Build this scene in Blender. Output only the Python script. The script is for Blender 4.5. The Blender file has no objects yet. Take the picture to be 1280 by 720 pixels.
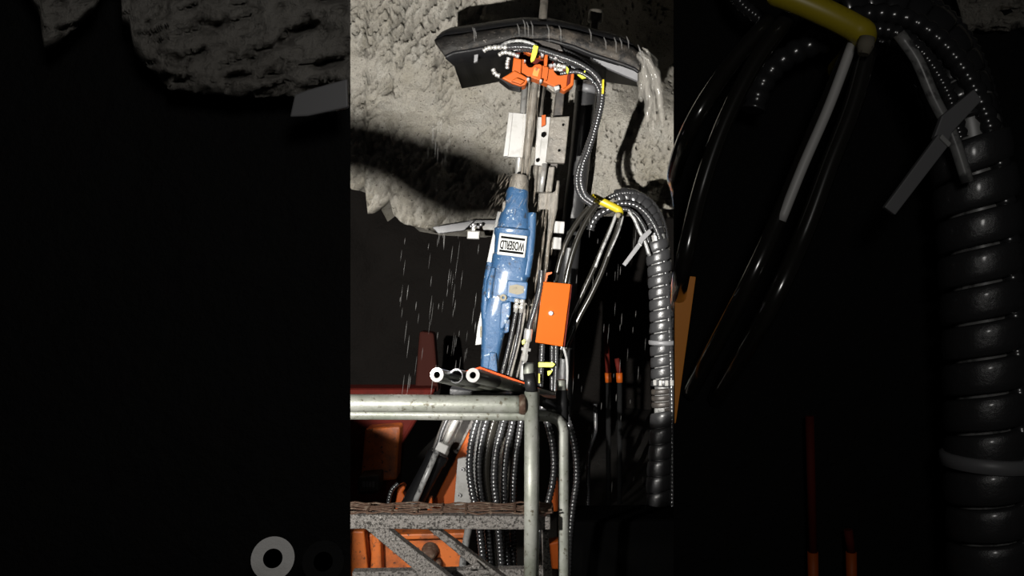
import bpy, bmesh, math, random
from mathutils import Vector, Matrix, noise
random.seed(7)
C = bpy.context.scene.collection
F = 1000.0                                   # focal length in pixels of a 1280 px wide frame

def P(px, py, D):                            # a point of the place, D metres in front of the camera
    return Vector(((px-640)/F*D, D, (360-py)/F*D))

# ------------------------------------------------------------------ materials
def mat(name, base, rough=.5, metal=0., spots=None, bump=None, coat=0., spec=.5):
    m = bpy.data.materials.new(name); m.use_nodes = True
    nt = m.node_tree; b = nt.nodes['Principled BSDF']
    b.inputs['Base Color'].default_value = (*base, 1)
    b.inputs['Roughness'].default_value = rough
    b.inputs['Metallic'].default_value = metal
    b.inputs['Coat Weight'].default_value = coat
    b.inputs['Coat Roughness'].default_value = .15
    b.inputs['Specular IOR Level'].default_value = spec
    tc = nt.nodes.new('ShaderNodeTexCoord')
    if spots:
        last = None
        for (sc, col, lo, hi) in spots:
            n = nt.nodes.new('ShaderNodeTexNoise'); n.inputs['Scale'].default_value = sc
            n.inputs['Detail'].default_value = 6; n.inputs['Roughness'].default_value = .65
            nt.links.new(tc.outputs['Object'], n.inputs['Vector'])
            r = nt.nodes.new('ShaderNodeMapRange'); r.inputs['From Min'].default_value = lo
            r.inputs['From Max'].default_value = hi
            nt.links.new(n.outputs['Fac'], r.inputs['Value'])
            mx = nt.nodes.new('ShaderNodeMix'); mx.data_type = 'RGBA'
            if last: nt.links.new(last, mx.inputs['A'])
            else: mx.inputs['A'].default_value = (*base, 1)
            mx.inputs['B'].default_value = (*col, 1)
            nt.links.new(r.outputs['Result'], mx.inputs['Factor'])
            last = mx.outputs['Result']
        nt.links.new(last, b.inputs['Base Color'])
    if bump:
        sc, st, di = bump
        n = nt.nodes.new('ShaderNodeTexNoise'); n.inputs['Scale'].default_value = sc
        n.inputs['Detail'].default_value = 8; n.inputs['Roughness'].default_value = .7
        nt.links.new(tc.outputs['Object'], n.inputs['Vector'])
        bp = nt.nodes.new('ShaderNodeBump'); bp.inputs['Strength'].default_value = st
        bp.inputs['Distance'].default_value = di
        nt.links.new(n.outputs['Fac'], bp.inputs['Height'])
        nt.links.new(bp.outputs['Normal'], b.inputs['Normal'])
    return m

M = {}
M['rock'] = mat('shotcrete', (.47,.44,.385), .95, spots=[(1.6,(.39,.355,.28),.45,.7),(5,(.54,.52,.47),.5,.75),(85,(.34,.32,.275),.50,.64),(34,(.10,.09,.078),.615,.66)], bump=(80,1.,.03), spec=.1)  # dark speck colour stands in for shade inside the rock's pits
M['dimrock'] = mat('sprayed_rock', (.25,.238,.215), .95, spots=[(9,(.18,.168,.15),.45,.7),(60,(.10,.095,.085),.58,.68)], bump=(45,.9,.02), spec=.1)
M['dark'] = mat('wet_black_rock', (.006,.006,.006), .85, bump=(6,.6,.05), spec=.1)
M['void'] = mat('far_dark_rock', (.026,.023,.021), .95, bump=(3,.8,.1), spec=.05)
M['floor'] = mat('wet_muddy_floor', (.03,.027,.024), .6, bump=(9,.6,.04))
M['canopy'] = mat('black_rubber_sheet', (.0045,.0045,.005), .5, spots=[(9,(.018,.016,.014),.58,.75)], bump=(25,.35,.01), spec=.2)
M['mudrim'] = mat('muddy_rubber_rim', (.011,.010,.009), .6, spots=[(6,(.050,.042,.034),.49,.64),(18,(.006,.0055,.005),.52,.60),(50,(.15,.135,.12),.64,.72)], bump=(40,.6,.012), spec=.25)
M['orange'] = mat('orange_paint', (.30,.055,.003), .55, spots=[(14,(.26,.055,.010),.60,.72),(55,(.07,.03,.02),.68,.73)], bump=(30,.1,.01), spec=.25)
M['orangeclean'] = mat('orange_cover_paint', (.285,.050,.0013), .7, spots=[(40,(.2,.04,.006),.71,.75)], spec=.1)
M['orangelift'] = mat('brightened_orange_paint', (.95,.33,.03), .5)  # orange brightened to make up for the weak light on the near cover
M['dimorange'] = mat('dirty_orange_paint', (.62,.15,.025), .5, spots=[(6,(.25,.07,.025),.45,.65),(30,(.06,.03,.02),.58,.66)], bump=(25,.2,.01))
M['red'] = mat('dark_red_paint', (.075,.009,.006), .7, spots=[(5,(.04,.007,.005),.45,.7)], spec=.08)
M['blue'] = mat('blue_paint', (.021,.060,.128), .40, spots=[(8,(.015,.044,.098),.5,.7),(24,(.02,.025,.035),.60,.66),(30,(.30,.34,.37),.62,.655)], bump=(22,.55,.018), coat=.35, spec=.3)
M['galv'] = mat('galvanised_pipe', (.50,.51,.46), .42, .25, spots=[(10,(.33,.35,.29),.42,.62),(60,(.16,.145,.10),.585,.66)], bump=(70,.25,.006))
M['speckle'] = mat('speckled_galvanised_steel', (.27,.25,.23), .5, .2, spots=[(150,(.05,.045,.04),.48,.58),(230,(.62,.60,.57),.60,.66)], bump=(150,.8,.008))
M['rust'] = mat('rusty_expanded_metal', (.10,.055,.035), .7, .2, spots=[(40,(.20,.15,.11),.5,.65)], bump=(80,.5,.01))
M['rubber'] = mat('black_hose_rubber', (.026,.026,.027), .34, bump=(40,.25,.010), coat=.35)
M['guard'] = mat('black_spiral_guard', (.022,.022,.023), .24, coat=.5)
M['gloss'] = mat('wet_smooth_hose', (.012,.011,.009), .2, coat=1., spec=.6)
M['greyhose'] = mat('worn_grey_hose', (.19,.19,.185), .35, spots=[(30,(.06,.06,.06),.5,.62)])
M['steel'] = mat('bright_steel', (.62,.61,.58), .28, .75, spots=[(25,(.38,.35,.31),.55,.7)])
M['plate'] = mat('grey_painted_plate', (.27,.265,.255), .5, .1, spots=[(10,(.18,.175,.16),.5,.7)], bump=(30,.15,.006))
M['mudsteel'] = mat('mud_coated_steel', (.13,.118,.10), .5, .2, spots=[(12,(.06,.055,.047),.45,.65),(30,(.24,.225,.20),.62,.70)], bump=(30,.5,.012))
M['darksteel'] = mat('dark_oily_steel', (.035,.031,.028), .45, .3, spots=[(10,(.09,.075,.06),.5,.7)], bump=(25,.3,.01))
M['yellow'] = mat('yellow_paint', (.36,.285,.012), .4, spots=[(30,(.24,.18,.012),.55,.7)])
M['neon'] = mat('fluorescent_yellow_tag', (.52,.54,.035), .5)
M['lipred'] = mat('red_orange_edge_paint', (.26,.026,.005), .7, spec=.05)
M['reddark'] = mat('dimmed_red_paint', (.028,.008,.006), .8, spec=.05)  # red darkened so the rear post looks dim in the gloom
M['white'] = mat('white_label', (.27,.27,.262), .5, spots=[(30,(.2,.2,.19),.6,.75)], spec=.2)
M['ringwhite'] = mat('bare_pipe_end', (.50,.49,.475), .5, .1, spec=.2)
M['ink'] = mat('black_ink', (.004,.004,.004), .9, spec=.0)
M['beige'] = mat('beige_name_plate', (.16,.145,.11), .8, spots=[(60,(.08,.07,.055),.6,.65)], spec=.05)
M['strap'] = mat('grey_plastic_strap', (.13,.13,.134), .45)
M['lens'] = mat('lamp_lens', (.5,.49,.40), .2)
M['bolt'] = mat('bolt_head_steel', (.5,.49,.5), .3, .6)
M['hole'] = mat('black_hole', (.003,.003,.003), .95, spec=.0)

def water(name, col, alpha):
    m = bpy.data.materials.new(name); m.use_nodes = True; nt = m.node_tree
    b = nt.nodes['Principled BSDF']
    b.inputs['Base Color'].default_value = (*col, 1); b.inputs['Roughness'].default_value = .15
    b.inputs['Alpha'].default_value = alpha
    return m
M['water'] = water('falling_water', (.60,.59,.57), .05)
M['sheet'] = water('pouring_muddy_water', (.30,.285,.255), .16)
M['spray'] = water('muddy_spray', (.30,.26,.21), .12)

# ------------------------------------------------------------------ mesh building
class MB:
    def __init__(s): s.v = []; s.f = []; s.sm = []
    def add(s, vs, fs, smooth=False):
        o = len(s.v); s.v += [Vector(a) for a in vs]
        for f in fs: s.f.append([i+o for i in f]); s.sm.append(smooth)
        return s
    def hexa(s, a, b):                       # two matching quads (front, back)
        return s.slabv(a, b)
    def slabv(s, fr, bk):
        n = len(fr); vs = list(fr)+list(bk)
        fs = [list(range(n)), list(range(2*n-1, n-1, -1))]
        for i in range(n):
            j = (i+1) % n; fs.append([i, n+i, n+j, j])
        return s.add(vs, fs)
    def slab(s, poly, D, T=.03):             # outline at distance D (or one per corner), thickness T straight back
        fr = [P(p[0], p[1], p[2] if len(p) > 2 else D) for p in poly]
        return s.slabv(fr, [a+Vector((0,T,0)) for a in fr])
    def box(s, c, size, rot=None):
        hx, hy, hz = size[0]/2, size[1]/2, size[2]/2
        q = [Vector((x*hx,y*hy,z*hz)) for y in (-1,1) for x, z in ((-1,-1),(1,-1),(1,1),(-1,1))]
        if rot: q = [rot @ a for a in q]
        q = [a+Vector(c) for a in q]
        return s.slabv(q[:4], q[4:])
    def sweep(s, pts, rad, seg=12, cap=True, smooth=True, hole=None):
        n = len(pts); pts = [Vector(p) for p in pts]
        rad = rad if isinstance(rad, (list, tuple)) else [rad]*n
        T = []
        for i in range(n):
            a = pts[max(i-1,0)]; b = pts[min(i+1,n-1)]
            d = b-a
            T.append(d.normalized() if d.length > 1e-9 else (T[-1] if T else Vector((0,0,1))))
        up = Vector((0,1,0)) if abs(T[0].y) < .9 else Vector((1,0,0))
        N = (up-T[0]*up.dot(T[0])).normalized()
        vs = []
        for i in range(n):
            N = N-T[i]*N.dot(T[i])
            N.normalize(); B = T[i].cross(N)
            for k in range(seg):
                t = 2*math.pi*k/seg
                vs.append(pts[i]+(N*math.cos(t)+B*math.sin(t))*rad[i])
        fs = []
        for i in range(n-1):
            for k in range(seg):
                l = (k+1) % seg
                fs.append([i*seg+k, i*seg+l, (i+1)*seg+l, (i+1)*seg+k])
        o = len(s.v); s.add(vs, fs, smooth)
        if cap:
            s.f.append([o+k for k in range(seg-1,-1,-1)]); s.sm.append(False)
            s.f.append([o+(n-1)*seg+k for k in range(seg)]); s.sm.append(False)
        return s
    def cyl(s, a, b, r, seg=20, r2=None):
        return s.sweep([a, b], [r, r if r2 is None else r2], seg)
    def lathe(s, a, b, prof, seg=20, smooth=True):   # prof: (fraction along a-b, radius)
        a, b = Vector(a), Vector(b)
        d = (b-a); ax = d.normalized()
        up = Vector((0,1,0)) if abs(ax.y) < .9 else Vector((1,0,0))
        N = (up-ax*up.dot(ax)).normalized(); B = ax.cross(N)
        vs = []; n = len(prof)
        for (t, r) in prof:
            for k in range(seg):
                w = 2*math.pi*k/seg
                vs.append(a+d*t+(N*math.cos(w)+B*math.sin(w))*r)
        fs = []
        for i in range(n-1):
            for k in range(seg):
                l = (k+1) % seg; fs.append([i*seg+k, i*seg+l, (i+1)*seg+l, (i+1)*seg+k])
        o = len(s.v); s.add(vs, fs, smooth)
        s.f.append([o+k for k in range(seg)]); s.sm.append(False)
        s.f.append([o+(n-1)*seg+k for k in range(seg)]); s.sm.append(False)
        return s
    def ring(s, a, b, ro, ri, seg=28):       # a pipe with an open bore
        a, b = Vector(a), Vector(b); d = b-a
        return s.lathe_closed(a, d, [(0,ri),(0,ro),(1,ro),(1,ri)], seg)
    def lathe_closed(s, a, d, prof, seg):
        ax = d.normalized(); up = Vector((0,0,1)) if abs(ax.z) < .9 else Vector((1,0,0))
        N = (up-ax*up.dot(ax)).normalized(); B = ax.cross(N); n = len(prof); vs = []
        for (t, r) in prof:
            for k in range(seg):
                w = 2*math.pi*k/seg; vs.append(a+d*t+(N*math.cos(w)+B*math.sin(w))*r)
        fs = []
        for i in range(n):
            j = (i+1) % n
            for k in range(seg):
                l = (k+1) % seg; fs.append([i*seg+k, i*seg+l, j*seg+l, j*seg+k])
        return s.add(vs, fs)
    def loft(s, secs, D, seg=28, sq=3.2, depth=None):   # rounded-box sections (px, py, half width px, half depth m)
        n = len(secs); vs = []
        for i, q in enumerate(secs):
            a = secs[max(i-1,0)]; b = secs[min(i+1,n-1)]
            ax = (P(b[0],b[1],D)-P(a[0],a[1],D)).normalized()
            u = Vector((-ax.z, 0, ax.x)).normalized()
            if u.x < 0: u = -u
            c = P(q[0], q[1], D); hw = q[2]*D/F; hd = q[3]
            for k in range(seg):
                t = 2*math.pi*k/seg; ct, st = math.cos(t), math.sin(t)
                x = math.copysign(abs(ct)**(2/sq), ct); y = math.copysign(abs(st)**(2/sq), st)
                vs.append(c+u*x*hw+Vector((0,y*hd,0)))
        fs = []
        for i in range(n-1):
            for k in range(seg):
                l = (k+1) % seg; fs.append([i*seg+k, i*seg+l, (i+1)*seg+l, (i+1)*seg+k])
        fs.append(list(range(seg))); fs.append([(n-1)*seg+k for k in range(seg)])
        return s.add(vs, fs, False)
    def build(s, name, m, parent=None, bevel=0., loc=None, angle=None):
        if parent is not None: base = ORG[parent.name]
        elif loc is not None: base = Vector(loc)
        else:
            xs = [v.x for v in s.v]; ys = [v.y for v in s.v]; zs = [v.z for v in s.v]
            base = Vector(((min(xs)+max(xs))/2, (min(ys)+max(ys))/2, min(zs)))
        me = bpy.data.meshes.new(name)
        me.from_pydata([v-base for v in s.v], [], s.f)
        for p, q in zip(me.polygons, s.sm): p.use_smooth = q
        bm = bmesh.new(); bm.from_mesh(me); bmesh.ops.recalc_face_normals(bm, faces=bm.faces); bm.to_mesh(me); bm.free()
        if angle:
            for p in me.polygons: p.use_smooth = True
            me.set_sharp_from_angle(angle=math.radians(angle))
        me.materials.append(M[m] if isinstance(m, str) else m)
        o = bpy.data.objects.new(name, me); C.objects.link(o)
        if parent is not None: o.parent = parent; ORG[o.name] = base
        else: o.location = base; ORG[o.name] = base
        if bevel:
            b = o.modifiers.new('bevel','BEVEL'); b.width = bevel; b.segments = 2; b.limit_method = 'ANGLE'
        return o
ORG = {}

def thing(name, label, cat, loc, group=None):
    o = bpy.data.objects.new(name, None); C.objects.link(o); o.location = loc; o.empty_display_size = .05
    ORG[o.name] = Vector(loc)
    return tag(o, label, cat, group)
def tag(o, label, cat, group=None):
    o['label'] = label; o['category'] = cat
    if group: o['group'] = group
    return o
def struct(o): o['kind'] = 'structure'; return o

def spline(pts, step=.01):                   # smooth path through points, even steps
    pts = [Vector(p) for p in pts]
    q = [pts[0]*2-pts[1]]+pts+[pts[-1]*2-pts[-2]]
    raw = []
    for i in range(1, len(q)-2):
        a, b, c, d = q[i-1:i+3]
        for k in range(24):
            t = k/24
            raw.append(.5*((2*b)+(c-a)*t+(2*a-5*b+4*c-d)*t*t+(3*b-a-3*c+d)*t**3))
    raw.append(pts[-1])
    out = [raw[0]]; acc = 0.
    for a, b in zip(raw, raw[1:]):
        L = (b-a).length
        while acc+L >= step:
            t = (step-acc)/L; a = a.lerp(b, t); out.append(a.copy()); L = (b-a).length; acc = 0
        acc += L
    if (out[-1]-raw[-1]).length > step*.3: out.append(raw[-1])
    return out
def pxs(pts, D, dy=0.):
    return [P(p[0], p[1], p[2] if len(p) > 2 else D)+Vector((0,dy,0)) for p in pts]
def ribbed(mb, pts, r, pitch=.016, depth=.22, seg=12):
    path = spline(pts, pitch/4)
    pr = [1., 1-depth*.35, 1-depth, 1-depth*.35]
    return mb.sweep(path, [r*pr[i % 4] for i in range(len(path))], seg, smooth=True)
def smooth_tube(mb, pts, r, seg=12, step=.02):
    return mb.sweep(spline(pts, step), r, seg)
def wrap(mb, pts, r, pitch, width=.84, seg=18, gap=.10, bulge=.10):      # a helical band wound round a path
    path = spline(pts, .01); n = len(path)
    T = []
    for i in range(n):
        T.append((path[min(i+1,n-1)]-path[max(i-1,0)]).normalized())
    N = Vector((0,1,0)); fr = []
    for i in range(n):
        N = (N-T[i]*N.dot(T[i])).normalized(); fr.append((N.copy(), T[i].cross(N)))
    L = .01*(n-1)
    def at(sv, th, rr):
        sv = min(max(sv, 0), L-.0001); i = int(sv/.01); i = min(i, n-2); t = sv/.01-i
        c = path[i].lerp(path[i+1], t); a, b = fr[i]
        return c+(a*math.cos(th)+b*math.sin(th))*rr
    turns = L/pitch; m = int(turns*seg); across = [(-.5,.86),(-.49,.97),(-.42,1+bulge*.5),(-.2,1+bulge*.9),(0,1+bulge),(.2,1+bulge*.9),(.42,1+bulge*.5),(.49,.97),(.5,.86)]
    vs = []
    for k in range(m+1):
        th = 2*math.pi*k/seg; s0 = k/seg*pitch
        wob = 1+.035*noise.noise(Vector((k*.13, r*50, 3)))
        for (w, q) in across: vs.append(at(s0+w*width*pitch, th, r*q*wob))
    na = len(across); fs = []
    for k in range(m):
        for j in range(na-1):
            fs.append([k*na+j, k*na+j+1, (k+1)*na+j+1, (k+1)*na+j])
    return mb.add(vs, fs, True)

# ================================================================== THE SETTING
def interp(tab, x):
    if x <= tab[0][0]: return tab[0][1]
    for (a, b), (c, d) in zip(tab, tab[1:]):
        if x <= c: return b+(d-b)*(x-a)/(c-a)
    return tab[-1][1]
EDGE = [(200,200),(400,215),(430,225),(438,236),(445,229),(452,226),(455,237),(457,266),(463,262),(470,256),(478,248),(485,242),(487,252),(490,266),(497,274),(504,280),(520,283),(538,286),(600,289),(660,280),(700,262),(760,258),(842,258),(900,262),(1200,270)]
def fbm(v, oct=5, H=.9):
    return noise.fractal(v, H, 2.1, oct)
def rock_face():
    xs = list(range(0, 400, 12))+[400+i*1.4 for i in range(340)]+list(range(880, 1290, 12))
    R = 230; vs = []; fs = []; W = len(xs)
    rows = 0
    back = [(.9,.02),(.5,.10),(.2,.03)]
    for (t, up) in back:                      # underside of the brow, running back into the dark
        for px in xs:
            e = interp(EDGE, px); p = P(px, e, 6.3); vs.append(Vector((p.x, p.y+t+.2, p.z+up)))
        rows += 1
    for r in range(R+1):
        f = r/R
        for px in xs:
            e = interp(EDGE, px)+2.0*fbm(Vector((px*.08, 1, 0)), 3)
            py = e+(-230-e)*f
            p = P(px, py, 6.3)
            v = Vector((p.x, p.z*.9, 2.2))
            d = .16*fbm(v*.9, 3)+.05*fbm(v*3.1+Vector((9,0,0)), 4)
            rough = min(1, max(0, (700-px)/200))*.7+.35
            lump = noise.turbulence(Vector((v.x*9, v.y*15+v.x*5, 4)), 4, True)
            d += -.012*rough*max(0, lump-.35)
            mk = max(0, min(1, .5+1.6*fbm(Vector((v.x*1.5, v.y*2.2, 77)), 3)))
            al, ac = (v.x+v.y)*.7, (v.x-v.y)*.7
            if px < 640:
                k = min(1,(640-px)/90)
                d += 1.1*k*mk*max(0, fbm(Vector((al*5, ac*24, 8)), 3)-.26)
                d += .30*k*mk*max(0, fbm(Vector((al*14, ac*34, 18)), 3)-.16)
            d += 1.0*mk*max(0, fbm(Vector((v.x*30, v.y*36, 1)), 2)-.44)
            if px > 760: d += .20*max(0, fbm(Vector((v.x*14, v.y*34+v.x*8, 31)), 3)-.22)*min(1,(px-760)/40)*min(1,max(0,(py-170)/40))
            q1 = min(1,max(0,(px-680)/180)); q2 = min(1,max(0,(165-py)/170)); q1 *= q1*(3-2*q1); q2 *= q2*(3-2*q2)
            d += 1.3*q1*q2
            if f < .06: d += (.06-f)*1.2
            p = P(px, py, 6.3); p.y += d; vs.append(p)
        rows += 1
    for r in range(rows-1):
        for c in range(W-1):
            fs.append([r*W+c, r*W+c+1, (r+1)*W+c+1, (r+1)*W+c])
    m = MB(); m.add(vs, fs, True)
    return m
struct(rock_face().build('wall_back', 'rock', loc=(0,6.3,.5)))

def noisy_wall(x0, x1, z0, z1, y, amp, nx, nz, T, seedv):
    vs = []; fs = []
    for j in range(nz+1):
        for i in range(nx+1):
            x = x0+(x1-x0)*i/nx; z = z0+(z1-z0)*j/nz
            vs.append(Vector((x, y+amp*fbm(Vector((x*1.3, z*1.3, seedv)), 4), z)))
    for j in range(nz):
        for i in range(nx):
            a = j*(nx+1)+i; fs.append([a, a+1, a+nx+2, a+nx+1])
    m = MB(); m.add(vs, fs, True)
    return m
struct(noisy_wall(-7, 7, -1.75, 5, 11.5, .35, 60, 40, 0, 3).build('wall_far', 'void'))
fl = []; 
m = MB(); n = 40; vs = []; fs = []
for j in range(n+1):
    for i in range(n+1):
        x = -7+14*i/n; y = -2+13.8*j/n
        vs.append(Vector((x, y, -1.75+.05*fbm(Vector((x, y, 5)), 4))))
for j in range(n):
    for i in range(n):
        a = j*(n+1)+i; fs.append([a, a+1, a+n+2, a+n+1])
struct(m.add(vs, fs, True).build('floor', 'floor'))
# two dark pillars added as black sides to the view; reveals splay outwards
LD, RD = 1.10, 1.75
def pillar(side, D, xf, thick):
    m = MB(); nz = 60; na = 10; vs = []; fs = []
    for j in range(nz+1):
        z = -1.75+4.2*j/nz
        ring = [(side*(xf+1.7), D), (side*(xf+.9), D), (side*(xf+.3), D), (side*xf, D),
                (side*(xf+thick*.50), D+thick), (side*(xf+.9), D+thick), (side*(xf+1.7), D+thick)]
        for k, (x, y) in enumerate(ring):
            d = 0 if k == 3 else .03*fbm(Vector((x*3, y*3, z*3)), 4)
            vs.append(Vector((x, y+d*(-1 if y > D else 1)*(.3 if k < 3 else 1), z)))
    q = 7
    for j in range(nz):
        for k in range(q):
            l = (k+1) % q; fs.append([j*q+k, j*q+l, (j+1)*q+l, (j+1)*q+k])
    fs.append(list(range(q))); fs.append([nz*q+k for k in range(q)])
    return m.add(vs, fs)
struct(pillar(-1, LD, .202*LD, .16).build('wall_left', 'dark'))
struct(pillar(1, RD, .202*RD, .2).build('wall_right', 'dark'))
# sprayed rock hanging down over the added left pillar
def overhang(x0, x1, edge, D, step, rows, name, top=-160, sd=0, mt='dimrock'):
    xs = []; x = x0
    while x < x1: xs.append(x); x += step
    xs.append(x1); W = len(xs); vs = []; fs = []
    for px in xs: vs.append(P(px, interp(edge, px)+3*fbm(Vector((px*.05, sd, 0)), 3)-4, D+.075))
    for r in range(rows+1):
        f = r/rows
        for px in xs:
            e = interp(edge, px)+3*fbm(Vector((px*.05, sd, 0)), 3); py = e+(top-e)*f
            p = P(px, py, D); v = Vector((p.x*5, p.z*5, sd))
            d = .018*fbm(v, 4)+.10*max(0, fbm(Vector((v.x*2.2+v.y, v.y*12-v.x*3, 2)), 3)-.12)+.03*max(0, fbm(Vector((v.x*9, v.y*14, 5)), 3)-.1)
            d += (.03*(1-f/.08)**2 if f < .08 else 0)
            vs.append(P(px, py, D+d))
    for r in range(rows+1):
        for c in range(W-1): fs.append([r*W+c, r*W+c+1, (r+1)*W+c+1, (r+1)*W+c])
    m = MB(); m.add(vs, fs, True); return struct(m.build(name, mt))
E2 = [(-60,-40),(20,-30),(50,20),(54,62),(66,60),(92,38),(118,14),(134,-20),(150,-20),(152,30),(162,34),(166,62),(175,76),(190,90),(212,112),(250,117),(300,122),(360,120),(438,118)]
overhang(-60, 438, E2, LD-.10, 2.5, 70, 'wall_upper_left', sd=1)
E3 = [(1180,-60),(1196,8),(1204,38),(1300,40),(1400,44)]
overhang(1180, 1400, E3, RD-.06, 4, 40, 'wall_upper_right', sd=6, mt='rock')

# ================================================================== CANOPY
t = thing('canopy_shield', 'black curved canopy shield mounted at the top of the drill feed', 'shield', P(680,100,5.0))
top = [(543,50),(556,44),(580,41),(605,37),(630,33),(655,30),(690,31),(720,37),(750,45),(775,51),(793,57),(801,65),(804,76)]
rim = [(556,69),(566,64),(585,61),(608,57),(630,52),(655,48),(690,48),(718,56),(742,66),(764,73),(782,79),(794,84),(799,88)]
bak = [(577,107),(590,105),(606,102),(622,99),(640,96),(660,95),(690,95),(715,96),(740,97),(757,99),(774,101),(787,103),(799,105)]
def res(c, k=5):
    o = []
    for a, b in zip(c, c[1:]):
        for i in range(k): o.append((a[0]+(b[0]-a[0])*i/k, a[1]+(b[1]-a[1])*i/k))
    return o+[c[-1]]
A = [P(x,y,4.62) for x,y in res(top)]; B = [P(x,y,4.58) for x,y in res(rim)]; K = [P(x,y,5.35) for x,y in res(bak)]
A2 = [a+Vector((0,.95,.30)) for a in A]                       # the roof runs back from the rim
def strip(rowsl):
    n = len(rowsl[0]); vs = [v for r in rowsl for v in r]; fs = []
    for r in range(len(rowsl)-1):
        for i in range(n-1): fs.append([r*n+i, r*n+i+1, (r+1)*n+i+1, (r+1)*n+i])
    m = MB(); return m.add(vs, fs, True)
def wav(a, k): return a+Vector((0, -.018*noise.noise(a*14+Vector((k,0,0))), .012*noise.noise(a*22)))
mid = [wav(a.lerp(b,.35),1)+Vector((0,-.012,0)) for a,b in zip(A,B)]
mid2 = [wav(a.lerp(b,.7),2)+Vector((0,-.012,0)) for a,b in zip(A,B)]
o = strip([A, mid, mid2, B]).build('rim', 'mudrim', t); o.modifiers.new('thick','SOLIDIFY').thickness = .03; 
o['label'] = 'mud-splashed front rim'
U = [wav(b.lerp(k,.5),3)+Vector((0,0,.05)) for b,k in zip(B,K)]
o = strip([B, U, K]).build('underside', 'canopy', t); o.modifiers.new('thick','SOLIDIFY').thickness = .02
o = strip([A, [a.lerp(b,.5)+Vector((0,0,.05)) for a,b in zip(A,A2)], A2]).build('roof_sheet', 'canopy', t); o.modifiers.new('thick','SOLIDIFY').thickness = .02
m = MB(); m.slab([(738,72),(797,88),(797,101),(742,77)], 4.72, .03); m.build('stiffener', 'strap', t)
m = MB(); m.slab([(594,54),(599,56),(597,76),(592,78)], 4.72, .03); m.build('bracket', 'strap', t, bevel=.004)
m = MB(); m.slab([(664,50),(678,50),(700,56),(704,64),(690,62),(670,58)], 4.56, .03); m.build('bracket', 'darksteel', t, bevel=.004)

# ================================================================== ORANGE ROD CENTRALIZER
t = thing('rod_centralizer', 'orange two-jaw rod centralizer bolted under the canopy', 'drill clamp', P(680,112,4.7))
m = MB()
def notch(c, r, a0, a1, k=8): return [(c[0]+r*math.cos(math.radians(a0+(a1-a0)*i/k)), c[1]+r*math.sin(math.radians(a0+(a1-a0)*i/k))) for i in range(k+1)]
front = [(642,72),(655,74)]+notch((663,78.5),6.5,195,0)[0:0]+[(656,75.5),(658,81),(661,84),(665,84),(669,80.5),(674,80),(684,83.5),(691,85)]+[(693,90),(697,94),(702,94.5),(706,91),(709,90),(710,91),(708,108),(704,112),(690,107),(676,101),(662,96),(652,93),(645,92),(640,88)]
m.slab(front, 4.55, .09); m.build('front_plate', 'orange', t, bevel=.006)
for x0_ in (676, 684):
    m = MB(); m.slab([(x0_,82 if x0_ < 680 else 85),(x0_+1.6,82.5 if x0_ < 680 else 85.5),(x0_-.4,100),(x0_-2,99.5)], 4.525, .03); m.build('web_rib', 'orange', t)
m = MB(); m.slab([(668,84),(675,86),(672,96),(665,94)], 4.54, .03); m.build('web_pocket', 'dimorange', t)
m = MB(); m.slab([(642,72),(652,74),(651,92),(640,89)], 4.52, .06); m.build('cheek_plate', 'orange', t, bevel=.005)
m = MB(); m.slab([(627,97.5),(643,88),(653,93),(661,98),(657,106),(650,107.5),(640,104)], 4.50, .10); m.build('jaw', 'orange', t, bevel=.006)
m = MB(); m.slab([(639,101),(646,97),(656,101),(651,105)], 4.47, .05); m.build('jaw_pad', 'orange', t, bevel=.004)
m = MB(); m.slab([(624,98),(628,98.5),(640,105.5),(652,108.5),(650,110.5),(636,107)], 4.52, .10); m.build('jaw_liner', 'canopy', t)
m = MB(); m.slab([(710,93),(714,91),(718,90),(717,106),(706,114),(701,112),(708,108)], 4.54, .08); m.build('jaw', 'orange', t, bevel=.006)
m = MB(); m.slab([(709.5,94),(713,92.5),(712,104),(708.5,107)], 4.52, .03); m.build('jaw_slot', 'red', t)
m = MB(); m.slab([(641,66),(655,62),(676,64),(690,74),(712,83),(712,92),(690,88),(660,80),(641,74)], 4.72, .12); m.build('back_plate', 'red', t, bevel=.005)
m = MB(); m.slab([(652,61),(662,60),(676,66),(681,70),(679,73),(660,67)], 4.62, .05); m.build('top_flange', 'orange', t, bevel=.004)
m = MB(); m.slab([(681.5,66),(684,65),(685,66),(684,82),(680,83),(680,75)], 4.53, .05); m.build('lever', 'orange', t, bevel=.004)
m = MB(); m.slab([(667,56),(673,57.5),(671.5,66),(668,75),(664,77.5),(663,74)], 4.46, .02); m.build('tag_plate', 'neon', t, bevel=.003)['label'] = 'fluorescent yellow tag'
m = MB(); m.slab([(692,108),(699,106.5),(700,111),(694,113.5)], 4.50, .06); o = m.build('wear_pad', 'plate', t, bevel=.004)
m = MB(); m.slab([(688,102),(697,100),(701,112),(692,115),(683,108)], 4.57, .06); m.build('latch', 'mudsteel', t, bevel=.004)
for (x, y, r) in [(656,76,1.4),(660,99,2.2),(676,101,2),(689,82,2.2),(693,81,2.2),(678,69,2),(695,72,2)]:
    m = MB(); a = P(x,y,4.50); m.lathe(a+Vector((0,.05,0)), a-Vector((0,.01,0)), [(0,r*.0045),(.8,r*.0045),(1,r*.003)], 10); m.build('bolt', 'bolt', t)
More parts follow.
